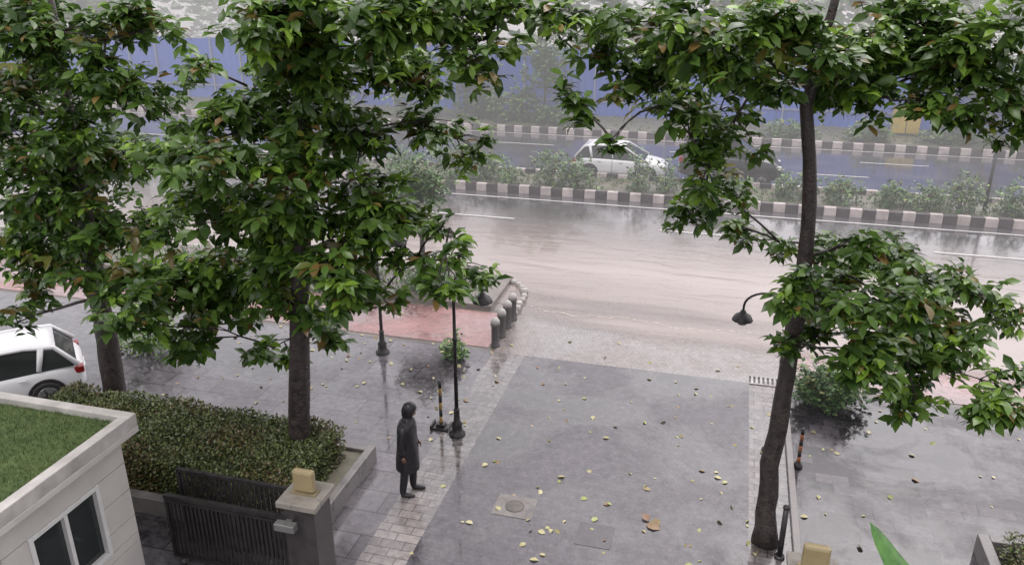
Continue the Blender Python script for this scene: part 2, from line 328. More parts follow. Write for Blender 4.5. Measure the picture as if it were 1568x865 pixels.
# crowns of the two nearer trees: outlines traced on the vertical plane through each trunk
# (lateral, drop, half-width, half-height in cm-like units, optional metres in front) plus a random spread in depth
T2=[(270,440,100,50),(330,500,60,36),(225,480,50,45),(400,400,100,50),(520,420,80,40),(500,505,30,26),(420,530,42,28),(460,455,60,26),(350,440,70,40),(640,390,60,26),(690,345,50,20),(725,405,40,18),(690,435,45,13),(590,440,50,24),(330,330,110,45),(430,300,90,45),(560,300,80,40),(625,335,60,32),(300,240,90,36),(560,200,80,40),(650,190,65,30),(720,220,45,30),(480,230,70,45),(380,200,80,40),(380,130,70,50),(470,90,80,55),(560,110,80,45),(650,70,70,45),(640,130,60,35),(720,40,70,40),(730,90,55,30),(790,15,70,30),(420,30,80,45),(560,20,90,45),(650,10,70,35),(300,100,45,28),(480,350,80,40),(480,160,70,40),(468,25,60,40,.8),(470,90,60,40,.9)]
T3=[(870,15,60,24),(930,60,70,45),(1010,50,80,50),(1010,110,70,45),(1100,60,90,55),(1200,60,90,65),(1300,70,90,65),(1400,60,90,55),(1400,120,80,45),(1500,60,80,65),(1500,130,70,45),(1535,180,42,50),(1100,170,60,45),(1040,160,55,40),(965,145,55,40),(880,150,22,45),(1085,260,42,45),(1060,330,32,45),(1075,300,36,45),(1115,225,42,42),(1110,300,40,40),(1290,140,60,36),(1340,150,50,36),(1400,160,50,32),(1190,110,45,30),(1160,130,50,36),(1125,355,46,22),(935,215,16,18),(1190,370,36,18),(1260,385,60,30),(1320,370,60,22),(1380,390,65,30),(1250,445,50,40),(1290,420,60,36),(1330,450,75,45),(1450,440,65,35),(1390,470,60,36),(1530,460,50,40),(1215,525,24,20),(1260,510,46,34),(1300,540,55,40),(1400,560,75,40),(1350,510,60,36),(1460,510,60,32),(1500,580,65,42),(1400,620,40,24),(1550,620,28,18),(1235,20,60,40,.9),(1240,85,60,40,.9)]
ca,sa=math.cos(R(15.2)),math.sin(R(15.2))
def crown(T,Y0,z0,b,c,s0,s1,sd):
    out=[]
    for q in T:
        px,py,rx,ry=q[:4]; rnd=random.uniform(-sd,sd)
        k=1+(rnd if len(q)<5 else -q[4])/Y0; s=s0+s1*py
        X=(px-784)*s*k; Y=Y0*k; z=9-(9-(z0-b*py-c*py*py))*k
        out.append((ca*X-sa*Y,sa*X+ca*Y,z,rx*s,ry*s))
    return out
tree('tree',[(-11.97,12.35,0),(-11.9,12.33,1.5),(-11.87,12.32,3.0),(-11.75,12.3,5.5),(-11.6,12.3,8.5)],[.24,.21,.18,.13,.05],T1,190,.27,per=8,newp=.12)
tree('tree',[(-7.25,11.4,0),(-7.15,11.41,.9),(-6.9,11.5,3.6),(-6.56,11.58,6.5),(-6.2,11.7,9.3)],[.22,.19,.165,.13,.06],crown(T2,12.9,8.46,.00935,2.9e-6,.00976,3.2e-6,1.3),215,.29,newp=.22)
tree('tree',[(1.15,11.8,0),(1.1,11.95,1.4),(1.18,12.03,2.95),(1.20,12.04,5.39),(.94,11.96,7.13),(1.2,12,9.2)],[.17,.15,.13,.105,.085,.04],crown(T3,11.3,8.52,.0079,3e-6,.00855,2.85e-6,1.1),290,.255,newp=.24)

def shrub(name,x,y,z,rx,ry,rz,n,length=.1,m=LMs,per=6,newp=.15,base=.5,simple=True,stems=5):
    e=empty(name,(x,y,z))
    v=rng.normal(0,1,(n,3)); v/=np.linalg.norm(v,axis=1,keepdims=True); rad=rng.uniform(.45,1.08,(n,1))*(1+.25*np.sin(v[:,:1]*5+rng.random()*6)*np.cos(v[:,1:2]*4+rng.random()*6))
    C=v*rad*np.array([rx,ry,rz]); C[:,2]+=rz*base+.1; C=C[C[:,2]>.03]
    c,d,l,t=whorls(C,per,length,.0,newp,axis=C/np.linalg.norm(C,axis=1,keepdims=True))
    leaves('foliage',c,d,l,t,m,e,simple=simple,wid=1.2)
    tubes('stems',[([(0,0,0),(random.uniform(-.3,.3)*rx,random.uniform(-.3,.3)*ry,rz*.6),(random.uniform(-.7,.7)*rx,random.uniform(-.7,.7)*ry,rz*1.2)],[.02,.015,.006]) for _ in range(stems)],BK,e,5)
    return e
for (x,y,rx,rz) in [(-11.6,33,1.1,1.2),(-10.2,33.2,1.0,1.0),(-9.0,32.6,.5,.75),(-7.2,33,.95,1.25),(-6.1,32.8,.8,1.1),(-3.6,33.2,.6,1.2),(-2.5,33.4,.5,.9),(2.2,33.6,.5,.9),(3.0,33.6,.45,1.0),(4.3,33.4,.75,.8),(6.2,33.4,.8,.7),(7.4,33.3,.7,1.0),(8.6,33.2,.8,1.1),(10.4,33.2,.8,1.1),(11.6,33,.7,1.2),(13.2,33,.8,1.0),(15,33.2,.9,1.0),(-14,33,1,1.0),(-16.5,33.2,1,1.0),(-19,33,1.1,1.1),(-22,33.2,1,1.2),(-25,33.1,1.2,1.2),(-28,33,1,1.0),(.2,33.7,.5,.45)]:
    shrub('shrub',x,y,.14,rx*random.uniform(.9,1.1),.75,rz*.75*random.uniform(.85,1.2),int(230*rx),.16,newp=.2)
for (x,y,rx,rz,n) in [(-15,47.5,1.6,1.6,240),(-13,47,1.5,1.3,200),(-10.6,46.8,1.0,.9,160),(-9.3,46.6,.8,.6,100),(-12,47.5,1.0,2.0,200),(3,46.5,1.4,.7,120),(7,46.5,1.2,.9,140),(11,46.8,1.8,.8,150),(15,46.5,1.5,.9,130),(-19,47,2,1.4,200),(-25,47,2,1.6,200),(20,46.7,2,1,150)]:
    shrub('shrub',x,y,.14,rx,.9,rz*.8,n,.28)
C=np.stack([rng.uniform(-45,40,3500),rng.uniform(32.2,34.6,3500),np.full(3500,.17)],1)
C2=np.stack([rng.uniform(-45,45,2600),rng.uniform(45,50,2600),np.full(2600,.15)],1)
C3=np.stack([rng.uniform(-30,-6.4,1500),rng.uniform(20.1,22.0,1500),np.full(1500,.15)],1)
c,d,l,t=whorls(np.concatenate([C,C2,C3]),5,.16,-.8,.15); leaves('grass',c,d,l,t,LMs,simple=True,wid=.6)
shrub('shrub',-6.04,16.84,0,.34,.34,.34,110,.13,newp=.6,simple=False)
shrub('shrub',2.5,16.9,0,.8,.6,.55,700,.12,newp=.15)
shrub('shrub',-13.6,15.3,0,1.0,.8,.9,420,.13,newp=.85)
shrub('shrub',-8.2,20.6,.14,.9,.6,.5,260,.11); shrub('shrub',-10.5,21,.14,1.0,.6,.7,220,.12); shrub('shrub',-13.5,21,.14,1.0,.6,.7,220,.12)
def small_tree(name,x,y,h,rx,rz,n,length):
    e=empty(name,(x,y,.1)); tubes('trunk',[([(0,0,0),(.05,0,h*.5),(0,.05,h)],[.09,.07,.03])],BK,e,8)
    v=rng.normal(0,1,(n,3)); v/=np.linalg.norm(v,axis=1,keepdims=True)
    C=v*rng.uniform(.3,1.1,(n,1))*np.array([rx,rx,rz])*(1+.3*np.sin(v[:,:1]*6+x)*np.cos(v[:,2:3]*5)); C[:,2]+=h
    tubes('limbs',[([(0,0,h*.45),(C[i][0]*.5,C[i][1]*.5,(h*.5+C[i][2])*.5),tuple(C[i])],[.04,.025,.01]) for i in range(12)],BK,e,5)
    c,d,l,t=whorls(C,7,length,.1,.12); leaves('foliage',c,d,l,t,LMs,e,simple=True)
small_tree('roadside_tree',-8.6,21.4,2.9,1.0,.9,420,.17)
small_tree('roadside_tree',-11.0,47.8,3.4,1.4,1.5,260,.36)
small_tree('roadside_tree',-16.0,48,3.0,1.6,1.4,280,.36)
small_tree('roadside_tree',-27,48,4.0,2.4,2.0,340,.4)
small_tree('roadside_tree',13,48,3.2,2.0,1.4,300,.38)
small_tree('roadside_tree',22,48,3.6,2.4,1.6,300,.38)
C=[]
for i in range(105):
    x=rng.uniform(-95,75); y=rng.uniform(56,112); h=rng.uniform(3,10); r0=rng.uniform(3,5.5)
    v=rng.normal(0,1,(90,3)); v/=np.linalg.norm(v,axis=1,keepdims=True)
    C.append(v*rng.uniform(.4,1.1,(90,1))*[r0,r0,r0*.8]+[x,y,h])
C=np.concatenate(C); c,d,l,t=whorls(C,7,1.0,.1,.1); leaves('background_trees',c,d,l,t,LMs,simple=True,wid=1.3)

# ------------------------------------------------------------ hedges
def hedge(name,x0,x1,y0,y1,z0,z1,n,brown=.12):
    e=empty(name,(x0,y0,0)); X=x1-x0;Y=y1-y0
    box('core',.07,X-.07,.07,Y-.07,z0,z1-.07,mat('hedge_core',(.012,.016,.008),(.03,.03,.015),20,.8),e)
    A=[X*Y,X*(z1-z0),Y*(z1-z0),Y*(z1-z0)]; A=np.array(A)/sum(A); k=rng.choice(4,n,p=A); u=rng.random(n); v=rng.random(n); dep=-np.abs(rng.normal(0,.05,n))+.03
    lump=.04*np.sin(u*X*5)+.03*np.sin(v*9+u*13)
    P=np.zeros((n,3)); D=np.zeros((n,3))
    for q in range(n):
        dd=dep[q]+lump[q]
        if k[q]==0: P[q]=(u[q]*X,v[q]*Y,z1+dd); D[q]=(0,0,1)
        elif k[q]==1: P[q]=(u[q]*X,-dd,z0+v[q]*(z1-z0)); D[q]=(0,-1,.35)
        elif k[q]==2: P[q]=(X+dd,v[q]*Y,z0+u[q]*(z1-z0)); D[q]=(1,0,.35)
        else: P[q]=(-dd,v[q]*Y,z0+u[q]*(z1-z0)); D[q]=(-1,0,.35)
    D+=rng.normal(0,.75,(n,3)); t=np.zeros((n,3)); t[:,0]=rng.random(n)*.9; t[:,1]=np.where(rng.random(n)<.25,rng.random(n),0)
    pn=np.sin(P[:,0]*2.3+1)*np.cos(P[:,1]*3.1)+rng.normal(0,.5,n); t[:,2]=np.where(pn>.5,brown*5*rng.random(n),0)
    leaves('foliage',P,D,rng.uniform(.035,.075,n),t,LMh,e,simple=True,wid=1.3)
hedge('hedge',-12.6,-6.6,10.0,12.0,.2,.9,34000,.18)
hedge('hedge',4.75,9,7.5,12.15,.25,.62,16000)
M_conc=mat('wet_concrete',(.13,.12,.115),(.22,.20,.195),2.5,.25,.5,.25,22)
boxes('planter_wall',[(-13,-6.05,9.72,9.9,0,.34),(-6.2,-6.05,9.9,12.3,0,.34),(-13,-6.2,12.15,12.3,0,.3)],M_conc,bev=.012)
boxes('planter_wall',[(4.45,4.62,7,12.45,0,.36),(4.62,10,12.28,12.45,0,.36)],M_conc,bev=.012)
box('planter_soil',-13,-6.2,9.9,12.15,0,.24,M_soil)

# ------------------------------------------------------------ guard cabin
M_wall=mat('cabin_white_cladding',(.60,.57,.53),(.47,.44,.41),1.3,.35,.5,.06,50); M_dk=mat('dark_metal',(.018,.016,.017),(.035,.03,.031),8,.3,.45,.1,60)
M_glass=mat('window_glass',(.02,.024,.024),(.035,.04,.04),1,.05); M_gd=mat('roof_edge',(.56,.53,.50),(.34,.32,.30),3,.35,.55,.15,30)
e=empty('guard_cabin',(-7.85,8.4,0))
wl=[]
def clad(y0,y1,z0,z1):
    z=z0
    while z<z1-.02:
        t=min((math.floor(z/.45+1e-6)+1)*.45,z1); wl.append((-.34,-.2,y0,y1,z+.006,t-.006)); z=t
clad(-2.35,-.18,0,1.05); clad(-2.35,-1.95,1.05,2.25); clad(-.72,-.18,1.05,2.25); clad(-2.35,-.18,2.25,2.7); clad(-4.5,-2.362,0,2.7)
boxes('side_wall',wl,M_wall,e)
boxes('wall_core',[(-.36,-.212,-4.49,-.19,.002,1.04),(-.36,-.212,-4.49,-1.96,1.04,2.26),(-.36,-.212,-.71,-.19,1.04,2.26),(-.36,-.212,-4.49,-.19,2.26,2.69)],mat('seam_grey',(.3,.29,.27),(.2,.19,.18),6,.5),e)
box('back_wall',-4,-.362,-.35,-.2,0,2.7,M_wall,e)
boxes('window_frame',[(-.31,-.18,-1.95,-1.88,1.05,2.25),(-.31,-.18,-.79,-.72,1.05,2.25),(-.31,-.18,-1.88,-.79,1.05,1.12),(-.31,-.18,-1.88,-.79,2.18,2.25),(-.30,-.19,-1.37,-1.31,1.12,2.18)],mat('window_frame_white',(.70,.69,.67),(.6,.59,.57),4,.3),e,bev=.006)
box('window_pane',-.27,-.26,-1.88,-.79,1.12,2.18,M_glass,e)
boxes('roof_slab',[(-4.2,0,-4.6,0,2.70,2.80)],M_wall,e,bev=.01)
boxes('roof_parapet',[(-4.2,0,-.16,0,2.80,3.0),(-.16,0,-4.6,-.16,2.80,3.0)],M_gd,e,bev=.012)
box('turf_bed',-4.2,-.16,-4.6,-.16,2.80,2.90,mat('turf',(.05,.09,.02),(.09,.13,.035),3,.8,None,.5,60),e)
n=30000; P=np.stack([rng.uniform(-4.1,-.17,n),rng.uniform(-4.5,-.17,n),np.full(n,2.9)],1); D=rng.normal(0,.45,(n,3)); D[:,2]=1
t=np.zeros((n,3)); pn=np.sin(P[:,0]*3)*np.sin(P[:,1]*2.3+1)*.3+.5; t[:,0]=np.clip(pn+rng.normal(0,.25,n),0,1); t[:,1]=np.where(rng.random(n)<.35,.4*rng.random(n),0); t[:,2]=np.where(rng.random(n)<.12,.6,0)
leaves('turf_blades',P,D,rng.uniform(.03,.06,n),t,leafmat('turf_blade',(.045,.075,.022),(.10,.14,.045),(.15,.20,.07),(.2,.18,.09),.5,0),e,simple=True,wid=.35)

# ------------------------------------------------------------ gate, pillars
def slats(name,x0,x1,y,z0,z1,step=.085,parent=None,th=.05):
    Lb=[];x=x0+.06
    while x<x1-.05: Lb.append((x,x+step*.55,y-.012,y+.012,z0+.05,z1-.05)); x+=step
    Lb+=[(x0,x1,y-.03,y+.03,z1-.05,z1),(x0,x1,y-.03,y+.03,z0,z0+.05),(x0,x0+.05,y-.028,y+.028,z0+.05,z1-.05),(x1-.05,x1,y-.028,y+.028,z0+.05,z1-.05)]
    return boxes(name,Lb,M_dk,parent)
slats('metal_fence',-8.04,-5.92,9.22,.1,1.5)
g=empty('sliding_gate',(0,0,0)); slats('leaf',-8.04,-5.92,8.86,.08,1.18,.075,g); boxes('rail',[(-8.04,-5.92,8.82,8.90,1.20,1.26)],M_dk,g)
M_box=mat('lamp_box_amber',(.36,.29,.16),(.28,.22,.12),3,.35,None,.1,40)
def pillar(x,y,h):
    e=empty('gate_pillar',(x,y,0)); box('shaft',-.25,.25,-.25,.25,0,h-.1,mat('pillar_stone',(.035,.03,.032),(.06,.054,.056),6,.3,.5,.2,25),e,bev=.01)
    box('cap',-.32,.32,-.32,.32,h-.1,h,mat('pillar_cap',(.22,.20,.175),(.31,.28,.25),5,.25,.45,.15,25),e,bev=.012)
    box('light_box',-.17,.17,-.06,.06,h+.03,h+.40,M_box,e,bev=.045); boxes('light_base',[(-.2,.2,-.08,.08,h,h+.03)],mat('light_base',(.3,.24,.14),(.2,.16,.1),5,.4),e)
    return e
p=pillar(-5.6,8.95,1.68); boxes('camera_bracket',[(-.30,.02,-.46,-.33,1.28,1.40),(-.2,-.1,-.33,-.25,1.31,1.37)],mat('steel_box',(.35,.34,.33),(.25,.24,.24),6,.25,.4,0,1,metal=.6),p,bev=.01)
pillar(1.55,9.2,1.66)
e=empty('gate_post',(1.38,11.45,0)); tubes('post',[([(0,0,0),(0,0,.95)],[.045,.045]),([(0,0,0),(0,0,.05)],[.09,.08])],M_dk,e,10); lathe('cap',[(.045,.95),(.055,.96),(.05,1.0),(.01,1.02)],M_dk,e,10)

# ------------------------------------------------------------ lamps, bollards
M_opal=mat('lamp_glass',(.30,.29,.27),(.25,.24,.22),4,.2)
def lamp(x,y,h,dirx,neck=.58):
    e=empty('street_lamp',(x,y,0))
    lathe('base',[(.17,0),(.17,.04),(.12,.07),(.10,.22),(.115,.25),(.07,.32),(.055,.55),(.065,.58),(.042,.62)],M_dk,e,16)
    lathe('pole',[(.042,.62),(.036,h*.6),(.05,h*.6+.02),(.05,h*.6+.06),(.034,h*.6+.08),(.03,h-.32),(.045,h-.3),(.045,h-.27),(.028,h-.25)],M_dk,e,12)
    P=[(0,0,h-.26)]; r0=neck/2; rz=min(r0,.31)
    for i in range(13):
        t=math.pi*i/12; P.append((dirx*(r0-r0*math.cos(t)),0,h-.22+rz*.95*math.sin(t)))
    P.append((dirx*neck,0,h-.30)); tube('gooseneck',P,[.022]*len(P),M_dk,e,8)
    lathe('shade',[(.03,h-.29),(.05,h-.32),(.07,h-.36),(.15,h-.41),(.19,h-.48),(.195,h-.50),(.17,h-.495),(.14,h-.48)],M_dk,e,20,(dirx*neck,0,0))
    lathe('bulb',[(.12,h-.485),(.11,h-.54),(.07,h-.59),(.01,h-.61)],M_opal,e,14,(dirx*neck,0,0))
lamp(-4.85,13.59,3.5,1); lamp(1.30,14.6,3.25,-1,.80); lamp(-7.83,16.65,3.4,1)
M_bs=mat('bollard_stone',(.05,.045,.045),(.09,.08,.08),6,.35,.5,.2,30)
for y in (17.73,18.32,18.88,19.4):
    e=empty('bollard',(-5.25,y,0)); lathe('shaft',[(.12,0),(.12,.04),(.10,.06),(.10,.56),(.12,.58),(.12,.62)],M_bs,e,16); lathe('cap',[(.105,.62),(.12,.66),(.11,.71),(.07,.76),(.01,.78)],M_ws,e,16)
M_or=mat('post_orange',(.35,.13,.05),(.28,.10,.04),4,.4); M_yl=mat('post_yellow',(.40,.25,.08),(.3,.19,.06),4,.4)
def post(name,x,y,h,mc,r=.035,basebox=True):
    e=empty(name,(x,y,0)); n=6
    for i in range(n):
        a=.12+(h-.12)*i/n; lathe('band_%d'%(i+1),[(r,a),(r,a+(h-.12)/n)],mc if i%2==0 else M_dk,e,12)
    if basebox: boxes('base',[(-.16,.16,-.13,.13,0,.05),(-.09,.09,-.08,.08,.05,.12)],M_dk,e,bev=.01); boxes('skirt',[(-.2,-.165,-.14,.14,0,.1),(.165,.2,-.14,.14,0,.1)],M_dk,e)
    else: lathe('foot',[(.09,0),(.09,.03),(.05,.12)],M_dk,e,12)
post('barrier_post',-5.25,13.74,1.1,M_yl); post('barrier_post',1.80,14.2,.85,M_or,.035,False)
e=empty('median_post',(9.5,33.6,.14)); tubes('post',[([(0,0,0),(0,0,2.3)],[.07,.05])],M_dk,e,10); boxes('plate',[(-.12,.12,-.04,.04,2.3,2.5)],M_dk,e)
e=empty('drain_grate',(1.24,17.55,0)); boxes('bars',[(-.3+.1*i,-.3+.1*i+.05,-.16,.16,.012,.03) for i in range(7)]+[(-.34,.38,-.2,-.162,.012,.032),(-.34,.38,.162,.2,.012,.032)],M_ws,e); box('pit',-.34,.38,-.16,.16,.009,.0115,M_dk,e)
e=empty('manhole_cover',(-3.1,11.6,0)); box('frame',-.36,.36,-.3,.3,.0085,.016,mat('cover_concrete',(.20,.18,.165),(.11,.10,.095),5,.2,.4,.3,20),e,bev=.003); lathe('lid',[(.17,.016),(.17,.022),(.155,.024)],mat('cover_iron',(.06,.055,.05),(.13,.11,.09),12,.3,.5,.5,40),e,24)
box('manhole_cover',-1.9,-1.3,10.9,11.5,.0085,.014,mat('cover_dark',(.10,.092,.10),(.075,.069,.075),5,.15,.35,.2,20),bev=.003)

# ------------------------------------------------------------ blue fence
M_bl=mat('blue_sheet',(.03,.09,.42),(.055,.14,.52),.5,.4,.55,.1,5)
V=[];F=[];x=-70.
i=0
while x<75:
    y=50.0+(.09 if i%2 else 0); V+=[(x,y,0),(x,y,4.1+.06*((int(x/2.2))%2))]; 
    if i: k=2*i; F.append((k-2,k,k+1,k-1))
    x+=.22;i+=1
fe=empty('blue_fence',(0,0,0)); mesh('sheet',V,F,M_bl,fe)
boxes('posts',[(-70+2.2*k,-70+2.2*k+.07,49.9,49.97,0,4.25) for k in range(66)]+[(-70,75,49.93,49.98,z,z+.06) for z in (1.0,)],mat('fence_post',(.30,.32,.38),(.2,.22,.28),4,.5),fe)
e=empty('utility_cabinet',(9,48.6,.14)); boxes('case',[(-.7,.7,-.3,.3,.1,1.5)],mat('yellow_paint',(.5,.36,.05),(.4,.28,.04),2,.4),e,bev=.04); boxes('trim',[(-.74,.74,-.34,.34,1.5,1.58),(-.72,.72,-.32,.32,0,.1),(-.02,.02,-.315,-.3,.15,1.45)],M_dk,e)

# ------------------------------------------------------------ cars
M_tyre=mat('tyre',(.015,.015,.015),(.03,.03,.03),20,.6); M_rim=mat('rim',(.4,.4,.41),(.3,.3,.31),5,.3,metal=.7)
M_red=mat('tail_lamp',(.3,.02,.02),(.2,.01,.01),3,.15); M_hl=mat('head_lamp',(.7,.7,.7),(.55,.55,.57),5,.1)
def car(name,x,y,rot,paint,k=1.0,hk=1.0):
    e=empty(name,(x,y,0),rot)
    st=[(-2.08,.60,.42,.74),(-2.02,.74,.30,.86),(-1.85,.82,.24,.95),(-1.5,.86,.20,.98),(-.9,.875,.19,.97),(-.2,.88,.19,.955),(.5,.875,.19,.94),(1.0,.87,.19,.91),(1.4,.85,.2,.86),(1.75,.80,.22,.79),(1.98,.70,.28,.68),(2.07,.55,.38,.58)]
    V=[];F=[];
    def ring(hw,lo,tp): 
        h=tp-lo
        half=[(hw*.86,lo),(hw*.97,lo+.10*h),(hw,lo+.35*h),(hw,lo+.62*h),(hw*.97,lo+.82*h),(hw*.92,lo+.94*h),(hw*.78,lo+h),(hw*.4,lo+h*1.025)]
        return half+[(-a,b) for a,b in half[::-1]]
    for (sx_,hw,lo,tp) in st:
        for (a,b) in ring(hw,lo,tp): V.append((sx_*k,a,b*hk))
    n=16
    for i in range(len(st)-1):
        for j in range(n): F.append((i*n+j,(i+1)*n+j,(i+1)*n+(j+1)%n,i*n+(j+1)%n))
    F.append(tuple(range(n))); F.append(tuple(range((len(st)-1)*n,len(st)*n))[::-1])
    o=mesh('body',V,F,paint,e,True); s=o.modifiers.new('s','SUBSURF'); s.levels=1; s.render_levels=1
    prof=[(-1.94,.93),(-1.55,1.40),(-1.0,1.462),(-.3,1.475),(.2,1.43),(1.12,.90)]
    V=[];F=[]
    for (a,z) in prof:
        t=(z-.9)/.57; hw=.80-.19*t; V+=[(a*k,-hw,z*hk),(a*k,hw,z*hk)]
    for i in range(len(prof)-1): F.append((2*i,2*i+1,2*i+3,2*i+2))
    F.append((0,2,4,6,8,10)); F.append((1,11,9,7,5,3)); mesh('glass',V,F,M_glass,e)
    def on(a,z,s,off=.012):
        t=(z-.9)/.57; return (a*k,s*(.80-.19*t+off),z*hk)
    PL=[]
    for s in (-1,1):
        PL.append(([on(1.14,.91,s),on(.7,1.16,s),on(.22,1.44,s),on(-.3,1.485,s),on(-1.0,1.475,s),on(-1.56,1.405,s),on(-1.96,.94,s)],[.035,.03,.035,.035,.035,.05,.06]))
        PL.append(([on(-.28,.93,s),on(-.32,1.47,s)],[.03,.025])); PL.append(([on(-1.2,.95,s),on(-1.32,1.44,s)],[.05,.07]))
    tubes('pillars',PL,paint,e,8)
    V=[];F=[]
    for (a,z) in [(-1.60,1.40),(-1.3,1.445),(-1.0,1.475),(-.3,1.49),(.0,1.475),(.24,1.44)]:
        V+=[(a*k,-.62,z*hk),(a*k,-.35,(z+.02)*hk),(a*k,0,(z+.028)*hk),(a*k,.35,(z+.02)*hk),(a*k,.62,z*hk)]
    for i in range(5):
        for j in range(4): q=i*5+j; F.append((q,q+5,q+6,q+1))
    o=mesh('roof',V,F,paint,e,True); so_=o.modifiers.new('t','SOLIDIFY'); so_.thickness=.03
    for i,(a,s) in enumerate([(1.28,-1),(1.28,1),(-1.28,-1),(-1.28,1)]):
        c=Vector((a*k,s*.80,.32)); y0=Vector((0,s*.10,0))
        tube('wheel_arch_%d'%i,[c-y0,c+y0*.92],[.385,.385],M_dk,e,24,False)
        tube('tyre_%d'%i,[c-y0,c+y0*.9,c+y0*1.1],[.32,.32,.29],M_tyre,e,24,False)
        tube('rim_%d'%i,[c+y0*1.0,c+y0*1.14],[.215,.2],M_rim,e,20,False)
        tubes('spokes_%d'%i,[([c+y0*1.16,c+y0*1.16+Vector((.2*math.cos(t),0,.2*math.sin(t)))],[.03,.02]) for t in [j*2*math.pi/5 for j in range(5)]],M_tyre,e,4)
        if i<2: boxes('mirror_%d'%i,[(.72*k,.88*k,s*.98-.09,s*.98+.05,.93,1.05)],paint,e,bev=.02)
    for s in (-1,1):
        boxes('head_lamp_%d'%(s+2),[(1.72*k,2.0*k,s*.62-.11,s*.62+.11,.58*hk,.70*hk)],M_hl,e,bev=.03)
        boxes('tail_lamp_%d'%(s+2),[(-2.05*k,-1.86*k,s*.68-.10,s*.68+.10,.70*hk,.86*hk)],M_red,e,bev=.02)
        boxes('door_handle_%d'%(s+2),[(.0,.16,s*.885-.015,s*.885+.015,.80*hk,.825*hk),(-.95,-.79,s*.885-.015,s*.885+.015,.82*hk,.845*hk)],paint,e)
        boxes('door_seam_%d'%(s+2),[(-.30,-.29,s*.879-.004,s*.879+.006,.3,.92*hk),(.78,.79,s*.874-.004,s*.874+.006,.3,.88*hk),(-1.2,1.0,s*.872-.004,s*.872+.01,.19,.24)],M_dk,e)
    boxes('bumper_grille',[(2.0*k,2.075*k,-.4,.4,.38*hk,.48*hk)],M_dk,e,bev=.01); boxes('number_plate',[(-2.09*k,-2.06*k,-.25,.25,.5*hk,.62*hk)],M_hl,e)
    return e
M_white=mat('white_car_paint',(.72,.72,.73),(.66,.66,.68),1,.18,.25); M_blk=mat('dark_car_paint',(.02,.02,.024),(.03,.03,.035),1,.2)
car('parked_car',-15.15,11.95,R(226),M_white,1,.93)
car('white_car',-4.7,35.9,0,M_white)
car('dark_suv',.0,36.1,0,M_blk,1.05,1.35)

# ------------------------------------------------------------ fallen leaves
def litter(n,fn,z): return [(*fn(),z) for _ in range(n)]
P=litter(100,lambda:(random.uniform(-4.9,1.3),random.uniform(9,17)),.016)+litter(25,lambda:(random.uniform(-3.2,1.0),random.uniform(9.8,12.5)),.016)+litter(80,lambda:(random.uniform(-12,-4.8),random.uniform(12.5,17.5)),.016)+litter(80,lambda:(random.uniform(1.8,10),random.uniform(10,17)),.016)+litter(25,lambda:(random.uniform(-12,5),random.uniform(17.5,20)),.018)
P=np.array(P); n=len(P); a=rng.random(n)*6.28; D=np.stack([np.cos(a),np.sin(a),rng.uniform(0,.25,n)],1); t=np.zeros((n,3)); t[:,0]=rng.random(n); t[:,1]=(rng.random(n)<.3)*rng.random(n); t[:,2]=(rng.random(n)<.25)*rng.uniform(.3,1,n)
leaves('fallen_leaves',P,D,rng.uniform(.06,.16,n),t,leafmat('fallen_leaf',(.40,.36,.17),(.55,.50,.28),(.28,.38,.08),(.24,.13,.07),.4,.1),wid=1.4)
P=np.array([(-.80,11.7,.03),(-.72,11.66,.04),(-.78,11.78,.03)]); leaves('large_fallen_leaf',P,np.array([(1,-.3,.15),(.6,.5,.2),(-.3,.6,.2)]),[.26,.22,.2],np.array([(1,0,.9),(1,0,.6),(.3,0,1)],float),bpy.data.materials['fallen_leaf'],wid=1.5)

# banana plant, tall leaf tip near the building
e=empty('banana_plant',(2.75,7.2,0)); M_ban=mat('banana_leaf',(.04,.12,.02),(.08,.20,.035),9,.3,None,.35,14)
tube('stem',[(0,0,0),(0,.05,1.5),(-.02,.1,2.45)],[.11,.09,.05],M_ban,e)
def bleaf(nm,base,dr,Ln,wd,dp):
    V=[];F=[];dr=Vector(dr).normalized(); sd=dr.cross(Vector((0,0,1))).normalized(); n=16
    for i in range(n+1):
        t=i/n; c=Vector(base)+dr*Ln*t+Vector((0,0,-dp*t*t)); ww=wd*math.sin(math.pi*min(1,.08+t*.92))**.6*(1 if i<n else 0)
        w1=ww*random.uniform(.88,1.06); w2=ww*random.uniform(.88,1.06)
        V+=[c-sd*w1+Vector((0,0,-.35*ww)),c,c+sd*w2+Vector((0,0,-.35*ww))]
    for i in range(n):
        k=3*i; F+=[(k,k+1,k+4,k+3),(k+1,k+2,k+5,k+4)]
    mesh(nm,V,F,M_ban,e,False)
bleaf('leaf_1',(0,.1,2.4),(-.62,.40,.76),1.62,.22,.12); bleaf('leaf_2',(0,.1,2.2),(.7,-.3,.8),1.4,.16,.6); bleaf('leaf_3',(0,.1,2.2),(.1,-.7,.7),1.4,.16,.7)

